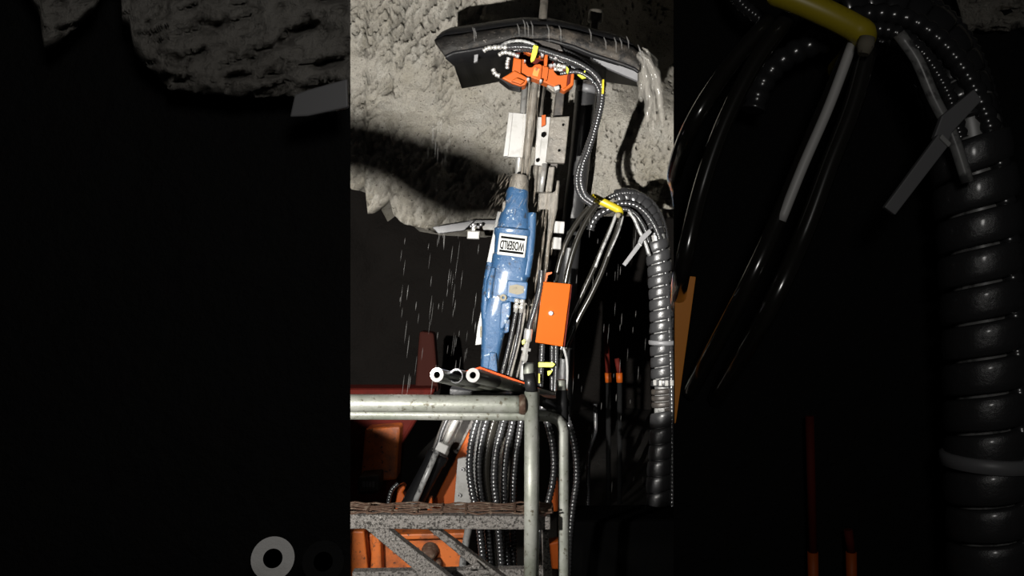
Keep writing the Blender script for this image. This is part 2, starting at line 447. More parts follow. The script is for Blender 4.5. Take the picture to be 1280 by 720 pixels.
# silver couplings
def fitting(pts, D, r, parent, name='fitting'):
    m = MB(); 
    for (a, b) in zip(pts, pts[1:]):
        A_, B_ = P(*a, D), P(*b, D)
        m.lathe(A_, B_, [(0,r*.8),(.12,r),(.38,r),(.42,r*.72),(.56,r*.72),(.6,r*1.05),(.92,r*1.05),(1,r*.7)], 12)
    return m.build(name, 'steel', parent)
fitting([(604,64),(609,60),(622,59),(634,59)], 4.56, .014, t, 'hose_coupling')
fitting([(623,69),(630,65),(640,67),(649,71)], 4.54, .012, t, 'hose_coupling')
fitting([(634,86),(634,78),(636,72)], 4.58, .012, t, 'hose_coupling')
fitting([(616,86),(619,93),(625,95)], 4.62, .014, t, 'hose_coupling')
fitting([(686,83),(696,81),(708,84)], 4.55, .013, t, 'hose_coupling')
fitting([(692,86),(704,88)], 4.55, .011, t, 'hose_coupling')
m = MB(); m.slab([(708,83),(711,86),(710,92),(708,90)], 4.5, .02); m.build('cable_tie', 'neon', t)
m = MB(); m.slab([(722,93),(728,92),(731,88),(732,89),(731,93),(733,97),(728,98)], 4.52, .02); m.build('cable_tie', 'neon', t)

# ================================================================== FEED BEAM
t = thing('feed_beam', 'tall muddy drill feed beam with grey guide plates standing behind the blue drill', 'drill mast', P(640,700,5.1))
m = MB(); m.cyl(P(657,98,4.98), P(645,250,4.98), .020); m.build('guide_tube', 'steel', t)
m = MB(); m.cyl(P(679,100,5.0), P(668,240,5.0), .016); m.build('guide_tube', 'mudsteel', t)
m = MB(); m.slab([(697,100),(707,104),(697,210),(684,210)], 5.06, .10); m.build('side_rail', 'darksteel', t, bevel=.006)
m = MB(); m.slab([(636,140),(658,142),(655,197),(629,195.5)], 4.93, .03); m.build('guide_plate', 'plate', t, bevel=.004)
m = MB(); m.slab([(637,141),(641,141),(635,195),(630,195)], 4.915, .016); m.build('plate_lip', 'plate', t)
m = MB(); m.slab([(672,146),(688,146),(684,208),(668,206)], 4.93, .03); o = m.build('guide_plate', 'plate', t, bevel=.004)
m = MB(); m.slab([(688,146.5),(712,145),(706,204),(682,203)], 4.91, .05); m.build('cover_plate', 'mudsteel', t, bevel=.005)
for (x,y,r,k) in [(679.5,168,3.0,'hole'),(672,200,2.2,'hole'),(699,188,1.6,'hole'),(704,156,1.5,'hole')]:
    a = P(x,y,4.905); m = MB(); m.cyl(a+Vector((0,.02,0)), a-Vector((0,.004,0)), r*.0049, 14); m.build('bolt_hole', k, t)
m = MB(); m.slab([(677,144),(682,143.5),(682,156),(677,158)], 4.90, .03); m.build('bolt_clip', 'orange', t)
m = MB(); m.slab([(652,225),(700,225),(697,262),(688,300),(676,350),(664,420),(652,480),(640,560),(630,700),(596,700),(606,540),(612,470)], 5.16, .16); m.build('beam_body', 'mudsteel', t, bevel=.01)
m = MB(); m.slab([(622,264),(628,265),(616,331),(608,330)], 4.92, .10); m.build('rail_strip', 'white', t, bevel=.003)
m = MB(); m.slab([(606,425),(611,425),(610,472),(600,470)], 4.9, .05); m.build('rail_strip', 'plate', t)
m = MB(); m.slab([(664,206),(694,208),(690,240),(660,240)], 5.0, .08); m.build('slide_shoe', 'mudsteel', t, bevel=.008)
m = MB(); m.cyl(P(681,205,4.92), P(676,240,4.92), .016); m.build('guide_tube', 'steel', t)
m = MB(); m.slab([(693,276),(706,277),(705,292),(692,291)], 5.2, .05); m.slab([(692,296),(702,297),(701,312),(690,311)], 5.2, .05); m.build('bracket', 'plate', t, bevel=.004)

# drill steel through the clamp into the roof
m = MB(); m.sweep([P(653,246,4.86), P(668,106,4.80), P(678,30,4.85), P(683,-30,5.6), P(686,-60,6.2)], .026, 16); tag(m.build('drill_rod', 'mudsteel'), 'muddy spinning drill rod running up from the blue drill through the orange clamp', 'drill rod')

# ================================================================== BLUE ROCK DRILL
DR = 4.76
t = thing('rock_drill', 'blue hydraulic rock drill with chipped paint and a white name label', 'rock drill', P(614,470,DR))
m = MB(); m.loft([(650,219,9,.05),(649,226,12,.06),(648.5,232,12,.06),(648,239,13,.065)], DR, sq=2.2); m.build('chuck', 'mudsteel', t, angle=40)['label'] = 'mud-covered chuck'
m = MB(); m.loft([(647.5,236,12,.06),(647,240,14,.07),(645.5,256,14.5,.075),(644.5,264,17,.085),(643,276,20,.09),(642,290,22,.10)], DR, sq=2.6); m.build('front_head', 'blue', t, angle=40)
m = MB(); m.loft([(643,286,22,.10),(642.8,288,25,.115),(642.2,294,25,.115),(642,296,23.2,.11),(640.6,318,23.2,.11),(640,321,24.5,.115),(637,342,24.5,.115),(634,352,23.5,.115),(631,366,24.5,.115),(629,374,23,.11)], DR, sq=3.4); m.build('body', 'blue', t, angle=40)
m = MB(); m.loft([(625,370,15,.11),(622,384,17,.11),(619,398,17.5,.11),(617,412,15,.10),(615,426,13.5,.10),(613.5,440,12,.09),(612,452,11,.09),(611,468,10.5,.09)], DR, sq=4.0); m.build('rear_body', 'blue', t, angle=40)
m = MB(); m.loft([(613,328,4.5,.05),(610.5,345,5.5,.06),(608,365,5.5,.06),(606.5,385,5.5,.06),(606,398,4.5,.05)], DR-.05, sq=2.4); m.build('side_flange', 'blue', t, angle=40)
m = MB(); smooth_tube(m, pxs([(665,266),(664.5,285),(662,315),(657,346)], DR-.07), .026, 16); m.build('side_tube', 'blue', t)
m = MB(); m.slab([(634,350),(660,352.5),(657.5,375),(633,371.5)], DR-.13, .14); vb = m.build('valve_block', 'blue', t, bevel=.008)
m = MB(); m.slab([(637,357),(646,355.5),(655,358),(654.5,366),(647,368.5),(636,365.5)], DR-.138, .01); m.build('name_plate', 'beige', vb)['label'] = 'oval beige metal plate'
a = P(629,372,DR-.12); m = MB(); m.ring(a+Vector((0,-.02,0)), a+Vector((0,.06,0)), .020, .008); m.build('port', 'beige', t)
m = MB(); m.slab([(632,398),(637.5,399.5),(636,415),(630,417)], DR-.11, .1); m.build('lug', 'blue', t, bevel=.005)
m = MB(); m.slab([(626,378),(639,376),(638,393),(634,401),(629,412),(624,412)], DR-.12, .1); m.build('rear_block', 'blue', t, bevel=.01)
m = MB(); m.loft([(617,335,3,.03),(613,352,5,.05),(611,372,5,.05)], DR-.10, sq=3); m.build('scar_strip', 'blue', t, angle=40)
m = MB(); m.slab([(612,440),(620,441),(622,466),(609,466)], DR-.13, .08); m.build('rear_cap', 'blue', t, bevel=.008)
m = MB(); m.slab([(604,376),(607,378),(604,398),(605,416),(612,420),(613,429),(594,431.5),(597,408)], DR-.04, .04); br = m.build('mount_bracket', 'white', t, bevel=.003)
m = MB(); m.slab([(600,408),(605,407),(607,420),(600,422)], DR-.06, .03); m.build('clip', 'beige', br, bevel=.003)
a = P(609,425,DR-.08); m = MB(); m.cyl(a, a+Vector((0,.06,0)), .016, 14); m.build('bracket_bolt', 'white', br)
for (x,y) in [(645.5,380),(652.5,381)]:
    m = MB(); m.lathe(P(x+.7,y-7,DR-.10), P(x-1.2,y+10,DR-.10), [(0,.010),(.05,.016),(.3,.016),(.33,.011),(.42,.011),(.45,.0165),(.7,.0165),(.75,.013),(1,.014)], 14); m.build('hose_coupling', 'steel', t)
a = P(630,258,DR-.06); m = MB(); m.slab([(628,252),(632.5,250),(632,262),(627,266)], DR-.06, .06); m.build('water_lug', 'mudsteel', t, bevel=.008)
# the label, upside down as on the machine
ang = math.radians(-7)
axR = Vector((math.cos(ang),0,math.sin(ang))); axU = Vector((-math.sin(ang),0,math.cos(ang)))
cl = P(640.2,306.5,DR-.118); hw, hh = .082, .064
m = MB()
def quad(c, w, h, T):
    fr = [c-axR*w-axU*h, c+axR*w-axU*h, c+axR*w+axU*h, c-axR*w+axU*h]
    return fr, [a+Vector((0,T,0)) for a in fr]
m.slabv(*quad(cl, hw, hh, .012)); lb = m.build('name_label', 'white', t, bevel=.006)
lb['label'] = 'white name label mounted upside down'
m = MB()
for s in (-1,1): m.slabv(*quad(cl+axU*s*.040+Vector((0,-.003,0)), hw*.86, .0065, .004))
m.build('label_stripe', 'ink', lb)
def text(body, c, size, m_, parent, name, right, up, width=None):
    cu = bpy.data.curves.new(name, 'FONT'); cu.body = body; cu.size = size; cu.align_x = 'CENTER'; cu.align_y = 'CENTER'; cu.extrude = .0012; cu.offset = .0012
    tmp = bpy.data.objects.new(name, cu); C.objects.link(tmp)
    dg = bpy.context.evaluated_depsgraph_get(); me = bpy.data.meshes.new_from_object(tmp.evaluated_get(dg))
    bpy.data.objects.remove(tmp)
    xs = [v.co.x for v in me.vertices]; w = max(xs)-min(xs); k = (width/w) if width else 1
    base = ORG[parent.name]; nrm = right.cross(up)
    for v in me.vertices:
        v.co = c+right*v.co.x*k+up*v.co.y*1.25+nrm*v.co.z-base
    me.materials.clear(); me.materials.append(M[m_])
    o = bpy.data.objects.new(name, me); C.objects.link(o); o.parent = parent; ORG[o.name] = base
    return o
text('WOSERLD', cl+Vector((0,-.004,0)), .056, 'ink', lb, 'lettering', -axR, -axU, .142)

# ================================================================== HOSES
def hose(kind, pts, D, r, label, group=None, dy=0., matn=None, name=None, cat='hose', pitch=.016):
    m = MB(); w = pxs(pts, D, dy)
    if kind == 'rib': ribbed(m, w, r, pitch)
    else: smooth_tube(m, w, r)
    o = m.build(name or ('ribbed_hose' if kind == 'rib' else 'smooth_hose'), matn or ('guard' if kind == 'rib' else 'gloss'))
    return tag(o, label, cat, group)
hose('rib', [(634,59),(660,59),(690,67),(722,79),(742,92),(752,108),(752,128),(745,158),(735,190),(729,205),(726,225),(731,243),(741,252)], 4.50, .019, 'ribbed black hose arching over the orange clamp and down to the yellow hook', matn='guard')
hose('rib', [(636,64),(660,62),(690,72),(720,86),(738,97),(748,112),(749,130),(742,160),(731,192),(723,212),(721,230),(727,246),(740,256)], 4.60, .018, 'ribbed black hose running just inside the one from the clamp to the yellow hook')
hose('rib', [(624,59),(634,53),(648,51),(660,53),(672,58)], 4.50, .010, 'short pale beaded hose arching over the left of the orange clamp', matn='greyhose', pitch=.022)
hose('rib', [(640,57),(665,55),(692,60),(716,70),(736,84),(747,98),(748,116)], 4.62, .020, 'thick ribbed hose running behind the others under the canopy rim')
hose('rib', [(700,92),(722,90),(738,98),(742,104)], 4.52, .013, 'short ribbed hose beside the right jaw of the orange clamp')
m = MB(); m.slab([(753,99),(755.5,99),(755,117),(752,117)], 4.47, .02); tag(m.build('cable_tie', 'yellow', bevel=.003), 'thin yellow tie on the hose below the canopy right edge', 'cable tie')

# thick black pipe; its lower length stands in for shadow on the rock
t = thing('pipe_and_shade', 'thick black pipe hanging right of the feed beam with a grey elbow on top, its lower length standing in for shadow', 'pipe', P(712,520,5.3))
m = MB(); smooth_tube(m, pxs([(733,108),(729,150),(723,210),(716,270),(708,360),(702,520)], 6.0), .080, 20); m.build('pipe', 'rubber', t)
m = MB(); smooth_tube(m, pxs([(720,98),(730,98),(737,103),(734,116)], 5.98), .072, 18); m.build('elbow', 'darksteel', t)
m = MB(); m.lathe(P(735,106,5.98), P(733,116,5.99), [(0,.078),(.2,.088),(.8,.088),(1,.078)], 18); m.build('clamp_band', 'strap', t)

def hose_family(dy, near):
    where = 'in the foreground at the right' if near else 'in the middle distance'
    w2 = 'foreground' if near else 'far'
    D = 4.9
    # yellow hanger hook
    t = thing('hose_hook', ('large yellow hook over the foreground hoses at the top right' if near else 'small yellow hook holding the hoses beside the feed beam'), 'hook', P(757,257,D-.02)+Vector((0,dy,0)))
    m = MB(); p = pxs([(739.5,246,D-.05),(744,248,D-.07),(757,254,D-.08),(770,260.5,D-.08),(774.5,263.5,D-.07),(775,268,D+.02),(775,270,D+.10)], D, dy)
    hp = spline(p, .006); m.sweep(hp, [.024*min(1,(.25+i*.3)**.5) for i in range(len(hp))], 16); m.build('hook_bar', 'yellow', t)
    m = MB(); q = P(773.5,266,D-.11)+Vector((0,dy,0)); m.lathe(q, q+Vector((-.007,0,-.03)), [(0,.014),(.5,.015),(1,.010)], 14); m.build('hook_end', 'beige', t)
    # smooth wet hoses
    g = None
    defs = [([(742,254),(726,272),(711,296),(701,322),(694,350),(688,372)], .017, 'outermost left smooth wet black hose hanging from the %s yellow hook'),
            ([(748,254),(735,272),(723,296),(714,322),(707,352),(703,375)], .017, 'second smooth wet black hose from the left under the %s yellow hook'),
            ([(772,267),(764,285),(754,308),(744,332),(730,362),(716,392),(709,412),(700,440)], .017, 'smooth black hose with a long bright gleam hanging straight below the %s yellow hook end'),
            ([(777,268),(771,290),(762,313),(752,340),(738,370),(722,400),(712,424),(702,448)], .018, 'smooth black hose hanging rightmost of the four under the %s yellow hook')]
    for i, (pts, r, lab) in enumerate(defs):
        if near:
            pts = [p for p in pts if p[0] > 706]
            ext = [[P(844,215,1.72), P(848,240,1.84), P(858,300,1.92)], [P(848,372,1.69), P(849,385,1.72)],
                   [P(868,480,1.70), P(866,490,1.77)], [P(900,490,1.70), P(898,500,1.77)]][i]
            if i > 1: pts = pts[:5]
            m = MB(); smooth_tube(m, pxs(pts, D-.02*i, dy)+ext, r); tag(m.build('smooth_hose', 'gloss'), lab % w2, 'hose')
        else: hose('smooth', pts, D-.02*(i % 2), r, lab % w2, dy=dy)
    m = MB(); m.slab([(726.5,285),(728,286),(724.5,296),(723,295)], D-.10, .004)
    m.v = [v+Vector((0,dy,0)) for v in m.v]
    if near:
        hose('rib', [(733,190),(728,207),(726,225),(731,243),(741,252)], D+.05, .016, 'ribbed hose entering the large yellow hook at the top of the foreground', dy=dy)
    for pts, lab in (([(771,266,D-.06),(762,290,D-.06),(752,313,D-.06),(744,334,D-.05)], 'thin pale cord added as wet gleam at the end of the %s yellow hook'),
                     ([(779,270,D-.03),(774,288,D-.05),(766,307,D-.05),(759,322,D-.03)], 'thin pale cord added as wet gleam just right of the one at the %s yellow hook end')):
        hose('smooth', pts, D, .0095 if pts[0][0] < 775 else .006, lab % w2, dy=dy, matn='ringwhite' if near else 'greyhose', name='glint', cat='glint')  # pale tubes added to imitate the gleam along the wet hoses
    # corrugated hose looping through
    hose('rib', [(738,288),(741,278),(748,269),(760,262),(776,258),(792,262),(806,276),(813,292)], D+.06, .026, 'corrugated black hose looping under the %s yellow hook into the wrapped bundle' % w2, dy=dy, pitch=.03)
    hose('rib', [(757,250),(768,244),(782,241),(798,243),(812,251),(823,265),(831,288),(836,330),(842,420),(846,520),(846,700)], D+.02, .018, 'ribbed hose arching over the outside of the %s wrapped bundle' % w2, dy=dy)
    hose('rib', [(768,256),(782,254),(797,258),(812,272),(824,296),(831,330),(836,400),(840,500),(841,700)], D-.05, .020, 'ribbed hose running down the face of the %s wrapped bundle' % w2, dy=dy, pitch=.024)
    hose('rib', [(770,262),(784,262),(796,270),(806,286),(811,303)], D-.08, .015, 'short ribbed hose tucked inside the arch of the %s wrapped bundle' % w2, dy=dy)
    hose('smooth', [(786,264),(793,274),(799,288),(806,302),(812,320)], D-.10, .011, 'thin grey hose curving into the top of the %s wrapped bundle' % w2, dy=dy, matn='greyhose')
    # the wrapped bundle
    t = thing('hose_bundle', ('huge spiral-wrapped black hose bundle hanging in the foreground at the right' if near else 'spiral-wrapped black hose bundle hanging at the right of the drill'), 'hose bundle', P(827,700,D)+Vector((0,dy,0)))
    pth = [(805,262,D+.05),(814,275,D+.02),(820,292),(823,312),(825,340),(827,380),(828,430),(829,480)]
    m = MB(); smooth_tube(m, pxs([(775,250,D+.08),(792,252,D+.06)]+pth+[(828,540),(827,600),(826,660),(826,715)], D, dy), .052, 16); m.build('inner_hose', 'greyhose', t)
    m = MB(); wrap(m, pxs([(770,249,D+.06),(784,247,D+.06),(797,252,D+.05),(808,262,D+.03),(816,278,D+.02),(820,296)], D, dy), .058, .045, width=1.0, bulge=.06); m.build('spiral_wrap', 'guard', t)
    m = MB(); wrap(m, pxs([(820,300),(823,320),(825,345),(827,385),(828,430),(829,482)], D, dy), .072, .070, width=.90, bulge=.06); m.build('spiral_wrap', 'rubber', t)
    m = MB(); wrap(m, pxs([(829,512),(828,545),(826,580),(824,610),(825,640),(826,700)], D, dy), .074, .098, width=.98, bulge=.10); m.build('spiral_wrap', 'rubber', t)
    m = MB(); wrap(m, pxs([(828,484),(828,512)], D, dy), .062, .04, width=.9); m.build('shade_sleeve', 'darksteel', t)  # dark sleeve put where a shadow band crosses the bundle
    for (x, y) in [(828,428)]:
        m = MB(); q = P(x,y,D)+Vector((0,dy,0)); m.lathe(q+Vector((0,0,.014)), q-Vector((0,0,.014)), [(0,.078),(.1,.084),(.9,.084),(1,.078)], 24); m.build('clamp_band', 'strap', t)
    m = MB()
    for k in range(5):
        a = -2.4+k*.45; q = P(829,477,D)+Vector((0,dy,0)); m.box(q+Vector((math.cos(a)*.078, math.sin(a)*.078, 0)), (.02,.02,.034), Matrix.Rotation(a+math.pi/2, 3, 'Z'))
    m.build('clip_ring', 'plate', t, bevel=.003)
    m = MB(); m.slab([(798,303),(802,307),(782,333),(778,330)], D-.14, .012); m.v = [v+Vector((0,dy,0)) for v in m.v]; m.build('strap', 'strap', t, bevel=.002)['label'] = 'loose grey strap end'
    m = MB(); m.slab([(797,304),(800,296),(812,286),(815,290),(804,302),(802,307)], D-.13, .012); m.v = [v+Vector((0,dy,0)) for v in m.v]; m.build('strap', 'strap', t, bevel=.002)
    m = MB(); m.slab([(799,303),(802.5,306.5),(801.5,308),(798,304.5)], D-.145, .012); m.v = [v+Vector((0,dy,0)) for v in m.v]; m.build('strap_buckle', 'white', t, bevel=.002)
hose_family(0., False)
hose_family(-3.35, True)

# orange hose cover
t = thing('hose_cover', 'bright orange rectangular cover box with one bolt right of the blue drill', 'cover box', P(688,433,4.62))
m = MB(); m.slab([(679,352),(713.5,355),(703.5,433.5),(669,428)], 4.55, .02); m.build('cover_plate', 'orangeclean', t, bevel=.004)
m = MB(); m.slab([(681,353),(715,356),(706,433),(671,428)], 4.575, .14); m.build('box_body', 'red', t)
a = P(688.5,391.5,4.545); m = MB(); m.lathe(a+Vector((0,.02,0)), a-Vector((0,.02,0)), [(0,.018),(.3,.018),(.32,.014),(.9,.014),(1,.008)], 14); m.build('bolt', 'bolt', t)
m = MB(); m.slab([(683,341),(690,340),(690,342),(685,344),(683,352),(681,352)], 4.58, .02); m.build('bracket', 'orange', t)
# the same kind of cover on the added foreground pillar's edge
m = MB(); m.slab([(843.5,343),(870,346),(845,528),(843.5,530)], 1.67, .006); m2 = m
tag(m.build('hose_cover', 'orangelift', bevel=.001), 'dim orange cover plate on the edge of the added right foreground pillar', 'cover box')

hose('rib', [(645,390),(642,405),(637,430),(629,462),(622,492)], DR-.10, .0135, 'left of the two ribbed hoses leaving the bottom couplings of the blue drill')
hose('rib', [(651.5,391),(649,408),(644,434),(636,464),(629,494)], DR-.10, .0135, 'right of the two ribbed hoses leaving the bottom couplings of the blue drill')
t = thing('coupled_hose', 'ribbed hose with a silver coupling stack left of the orange cover', 'hose', P(655,480,4.6))
m = MB(); ribbed(m, pxs([(677,338),(675,360),(669,385),(663,405),(661,417)], 4.55), .018, .02); m.build('hose', 'guard', t)
m = MB(); m.lathe(P(661,411,4.53), P(659,428,4.53), [(0,.021),(.1,.024),(.85,.024),(1,.016)], 16); m.build('crimp_sleeve', 'steel', t)
m = MB(); m.lathe(P(659,427,4.53), P(655,452,4.53), [(0,.014),(.1,.016),(.3,.016),(.31,.03),(.45,.03),(.46,.015),(.6,.015),(.62,.02),(.9,.02),(1,.014)], 6, smooth=False); m.build('coupling', 'steel', t)
m = MB(); smooth_tube(m, pxs([(655,450),(653,465),(652,490)], 4.53), .014); m.build('hose', 'greyhose', t)
m = MB(); m.slab([(652,426),(656,424),(656,429),(653,431)], 4.5, .01); m.build('cable_tie', 'neon', t)
hose('rib', [(678,430),(677,450),(676,475),(674,510)], 4.62, .018, 'ribbed hose dropping from the left end of the orange cover')
hose('rib', [(690,432),(690,455),(690,480),(689,515)], 4.66, .013, 'ribbed hose dropping from the middle of the orange cover')
hose('rib', [(695,432),(695,455),(694,480),(693,515)], 4.60, .014, 'ribbed hose dropping from the right end of the orange cover')
hose('smooth', [(704,434),(708,448),(709,470),(706,505)], 4.62, .008, 'thin grey cable hanging right of the orange cover hoses', matn='greyhose', name='cable', cat='cable')
t = thing('hose_tag', 'fluorescent yellow band tied round the hoses below the orange cover', 'tag', P(684,463,4.52))
m = MB(); m.slab([(673,453),(691,453),(694,455.5),(691,459),(673,459)], 4.53, .012); m.build('band', 'neon', t, bevel=.002)
m = MB(); m.slab([(684,464),(691,463),(688,468),(685,470)], 4.55, .012); m.build('tail', 'neon', t, bevel=.002)
m = MB(); m.slab([(673,467),(675,467),(675,479),(673,479)], 4.53, .012); m.build('tail', 'yellow', t, bevel=.002)

# hoses in a loop behind the railing
loop = [[(620,480),(602,512),(591,545),(587,580),(590,612),(598,650),(606,720)],
        [(628,485),(612,515),(602,550),(598,585),(601,620),(609,660),(614,720)],
        [(634,488),(620,520),(611,555),(607,590),(610,625),(617,665),(622,720)],
        [(642,490),(630,525),(621,560),(618,600),(622,640),(628,720)],
        [(648,492),(640,530),(633,565),(630,600),(631,640),(636,720)],
        [(654,500),(650,535),(645,570),(642,605),(641,645),(642,720)],
        [(676,505),(686,535),(692,565),(692,595),(686,625),(676,660),(668,720)],
        [(704,510),(714,540),(720,570),(721,600),(717,630),(712,680),(710,725)]]
labs = ['outermost left ribbed hose of the loop behind the railing','second ribbed hose from the left in the loop behind the railing','third ribbed hose from the left in the loop behind the railing','fourth hose from the left in the loop behind the railing','fifth hose from the left in the loop behind the railing','last hose of the loop, directly left of the front railing post','ribbed hose bowing between the two railing posts','ribbed hose bowing out right of the second railing post']
for i, (pp, lab) in enumerate(zip(loop, labs)):
    hose('rib' if i not in (2,) else 'smooth', pp, 4.15+.05*(i % 3), [.021,.020,.028,.021,.020,.019,.019,.020][i], lab, group='hose loop behind the railing', matn=('gloss' if i == 2 else None), pitch=.02)
hose('smooth', [(606,512),(598,545),(595,585),(597,630),(604,720)], 4.30, .015, 'pale grey hose showing between the left hoses of the loop', matn='greyhose')
hose('smooth', [(640,500),(627,540),(615,590),(617,640),(622,720)], 4.36, .016, 'smooth wet hose at the back of the loop behind the railing')
hose('smooth', [(590,640),(584,670),(579,700),(577,740)], 4.3, .020, 'pale wet hose hanging leftmost below the platform', matn='greyhose')
hose('smooth', [(610,645),(606,675),(603,700),(601,740)], 4.34, .022, 'black wet hose with a vertical gleam below the platform')
hose('smooth', [(640,648),(632,675),(627,700),(624,740)], 4.34, .022, 'black wet hose below the platform nearest the front railing post')
hose('rib', [(744,505),(744,540),(736,570),(735,640)], 4.9, .014, 'thin ribbed hose in the dark right of the railing')

# ================================================================== RIG CARRIER
t = thing('rig_chassis', 'dirty orange drill carrier frame seen under and behind the platform', 'drill carrier', P(560,735,4.7))
m = MB(); m.slab([(380,668),(575,668),(582,676),(578,716),(560,735),(380,735)], 4.62, .20); m.build('front_plate', 'dimorange', t, bevel=.01)
m = MB(); m.slab([(440,664),(455,664),(462,735),(438,735)], 4.50, .10); m.slab([(465,664),(475,664),(478,735),(462,735)], 4.52, .1); m.build('rib', 'dimorange', t, bevel=.01)
m = MB(); m.slab([(500,668),(583,666),(583,673),(500,675)], 4.52, .1); m.build('ledge', 'dimorange', t, bevel=.008)
a = P(537,691,4.58); m = MB(); m.lathe(a+Vector((0,.08,0)), a-Vector((0,.05,0)), [(0,.05),(.5,.05),(.55,.042),(.9,.038),(1,.02)], 20); m.build('pivot_pin', 'rust', t)
a = P(548,704,4.58); m = MB(); m.lathe(a+Vector((0,.08,0)), a-Vector((0,.03,0)), [(0,.02),(.9,.02),(1,.012)], 14); m.build('pin', 'rust', t)
m = MB(); m.slab([(586,540),(594,560),(580,636),(538,636)], 4.62, .12); m.build('boom_gusset', 'orange', t, bevel=.008)
m = MB(); m.slab([(556,640),(590,640),(572,735),(556,735)], 4.72, .12); m.build('boom_foot', 'dimorange', t, bevel=.008)
m = MB(); m.slab([(566,490),(606,490),(590,540),(541,640),(496,640),(540,560)], 4.75, .10); m.build('boom_arm', 'darksteel', t, bevel=.01)
m = MB(); m.slab([(572,574),(580,572),(592,572),(594,636),(567,636)], 4.42, .03); wp = m.build('guard_plate', 'plate', t, bevel=.004); wp['label'] = 'light grey bolted plate'
for (x,y) in [(578,587),(574,619)]:
    a = P(x,y,4.41); m = MB(); m.ring(a+Vector((0,-.006,0)), a+Vector((0,.02,0)), .011, .006, 14); m.build('bolt', 'bolt', wp)
m = MB(); m.slab([(497,609),(503,606),(507,610),(503,616),(507,622),(503,640),(492,640)], 4.6, .08); m.build('lug', 'orange', t, bevel=.008)
m = MB(); m.slab([(534,640),(536,623),(540,622),(541,640)], 4.45, .05); m.build('lug', 'orange', t, bevel=.004)
m = MB(); m.slab([(686,612),(696,600),(702,606),(698,640),(688,640)], 4.7, .1); m.build('outrigger', 'orange', t, bevel=.01)
m = MB(); m.slab([(684,680),(700,676),(700,712),(688,712)], 4.7, .1); m.build('outrigger', 'orange', t, bevel=.01)
m = MB(); m.slab([(380,486),(545,486),(500,560),(492,640),(380,640)], 6.1, .3); m.build('rear_cowl', 'red', t, bevel=.03)
m = MB(); m.slab([(456,536),(500,533),(496,600),(450,604)], 5.9, .2); m.build('rear_cowl', 'dimorange', t, bevel=.02)
m = MB(); m.slab([(448,596),(474,594),(474,614),(448,616)], 5.7, .2); lp = m.build('number_box', 'darksteel', t, bevel=.01)
for k in range(4):
    m = MB(); m.slab([(453+4*k,602),(456+4*k,602),(456+4*k,609),(453+4*k,609)], 5.69, .02); m.build('cooling_slot', 'strap', lp)
m = MB(); m.slab([(524,414),(542,416),(548,490),(518,490)], 6.3, .2); m.build('rear_post', 'reddark', t, bevel=.02)
m = MB(); m.slab([(700,652),(860,650),(860,760),(700,760)], 4.55, .35); m.build('shade_box', 'hole', t, bevel=.02)  # black box added to fill the shade at the lower right
hose('rib', [(498,604),(490,612),(486,625),(484,645)], 4.5, .013, 'short ribbed hose left of the orange lug behind the platform')

t = thing('hydraulic_cylinder', 'slanted black hydraulic cylinder with a bright rod below the rail', 'cylinder', P(505,640,4.4))
m = MB(); m.cyl(P(578,508,4.36), P(552,562,4.36), .020); m.build('piston_rod', 'steel', t)
m = MB(); m.lathe(P(549,566,4.40), P(503,652,4.40), [(0,.05),(.02,.062),(.12,.062),(.14,.056),(.97,.056),(1,.05)], 24); m.build('barrel', 'canopy', t)
m = MB(); a, b = P(556,552,4.32), P(550,565,4.32); m.box((a+b)/2, (.062,.07,.05), Matrix.Rotation(math.radians(25),3,'Y')); m.build('rod_gland', 'plate', t, bevel=.006)
m = MB(); m.cyl(P(547,562,4.31), P(516,634,4.31), .016); m.build('oil_pipe', 'greyhose', t)
m = MB(); smooth_tube(m, pxs([(561,520),(553,538),(549,552),(545,562)], 4.30), .011); m.build('oil_hose', 'rubber', t)

# orange tray lip behind the rods
t = thing('rod_tray', 'narrow red-orange tray lip behind the drill rods on the railing', 'tray', P(620,475,3.7))
m = MB(); m.slab([(580,464.5),(600,458.5),(664,481),(700,496),(700,498),(664,483.5),(600,461)], 3.75, .008); m.build('tray_lip', 'lipred', t)
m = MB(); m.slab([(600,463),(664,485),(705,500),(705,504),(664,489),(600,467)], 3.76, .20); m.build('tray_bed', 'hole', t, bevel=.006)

# ================================================================== RAILING
D0 = 2.5
t = thing('guard_railing', 'galvanised pipe guard railing of the work platform', 'railing', P(600,720,D0))
m = MB(); smooth_tube(m, [P(300,503,D0), P(400,503.5,D0), P(500,504,D0), P(600,505,D0), P(651,505.5,D0)], .0275, 24); m.build('top_rail', 'galv', t)
m = MB(); m.lathe(P(649,505.5,D0), P(658,505.5,D0), [(0,.0285),(.3,.032),(.7,.033),(1,.028)], 20); m.build('weld_bead', 'rust', t)['label'] = 'rusty weld bead'
m = MB(); smooth_tube(m, [P(290,516.5,D0+.09), P(400,517,D0+.09), P(600,518.5,D0+.09), P(670,519,D0+.09), P(688,521,D0+.1), P(699,526,D0+.1), P(704,536,D0+.1), P(704.5,550,D0+.1), P(704.7,640,D0+.1), P(704.5,760,D0+.1)], .0185, 20); m.build('lower_rail', 'galv', t)
m = MB(); m.cyl(P(665,489,D0), P(664.2,760,D0), .0235, 24); m.build('post', 'galv', t)
m = MB(); m.cyl(P(661.5,466,D0+.01), P(665,491,D0+.01), .0195, 20); m.build('post_sleeve', 'rubber', t)
m = MB(); m.lathe(P(661,453.5,D0+.01), P(661.5,469,D0+.01), [(0,.014),(.08,.0185),(.92,.0185),(1,.017)], 20); m.build('post_cap', 'galv', t)
m = MB(); m.cyl(P(702,487,D0+.12), P(703,528,D0+.12), .020, 18); m.build('post_sleeve', 'rubber', t)
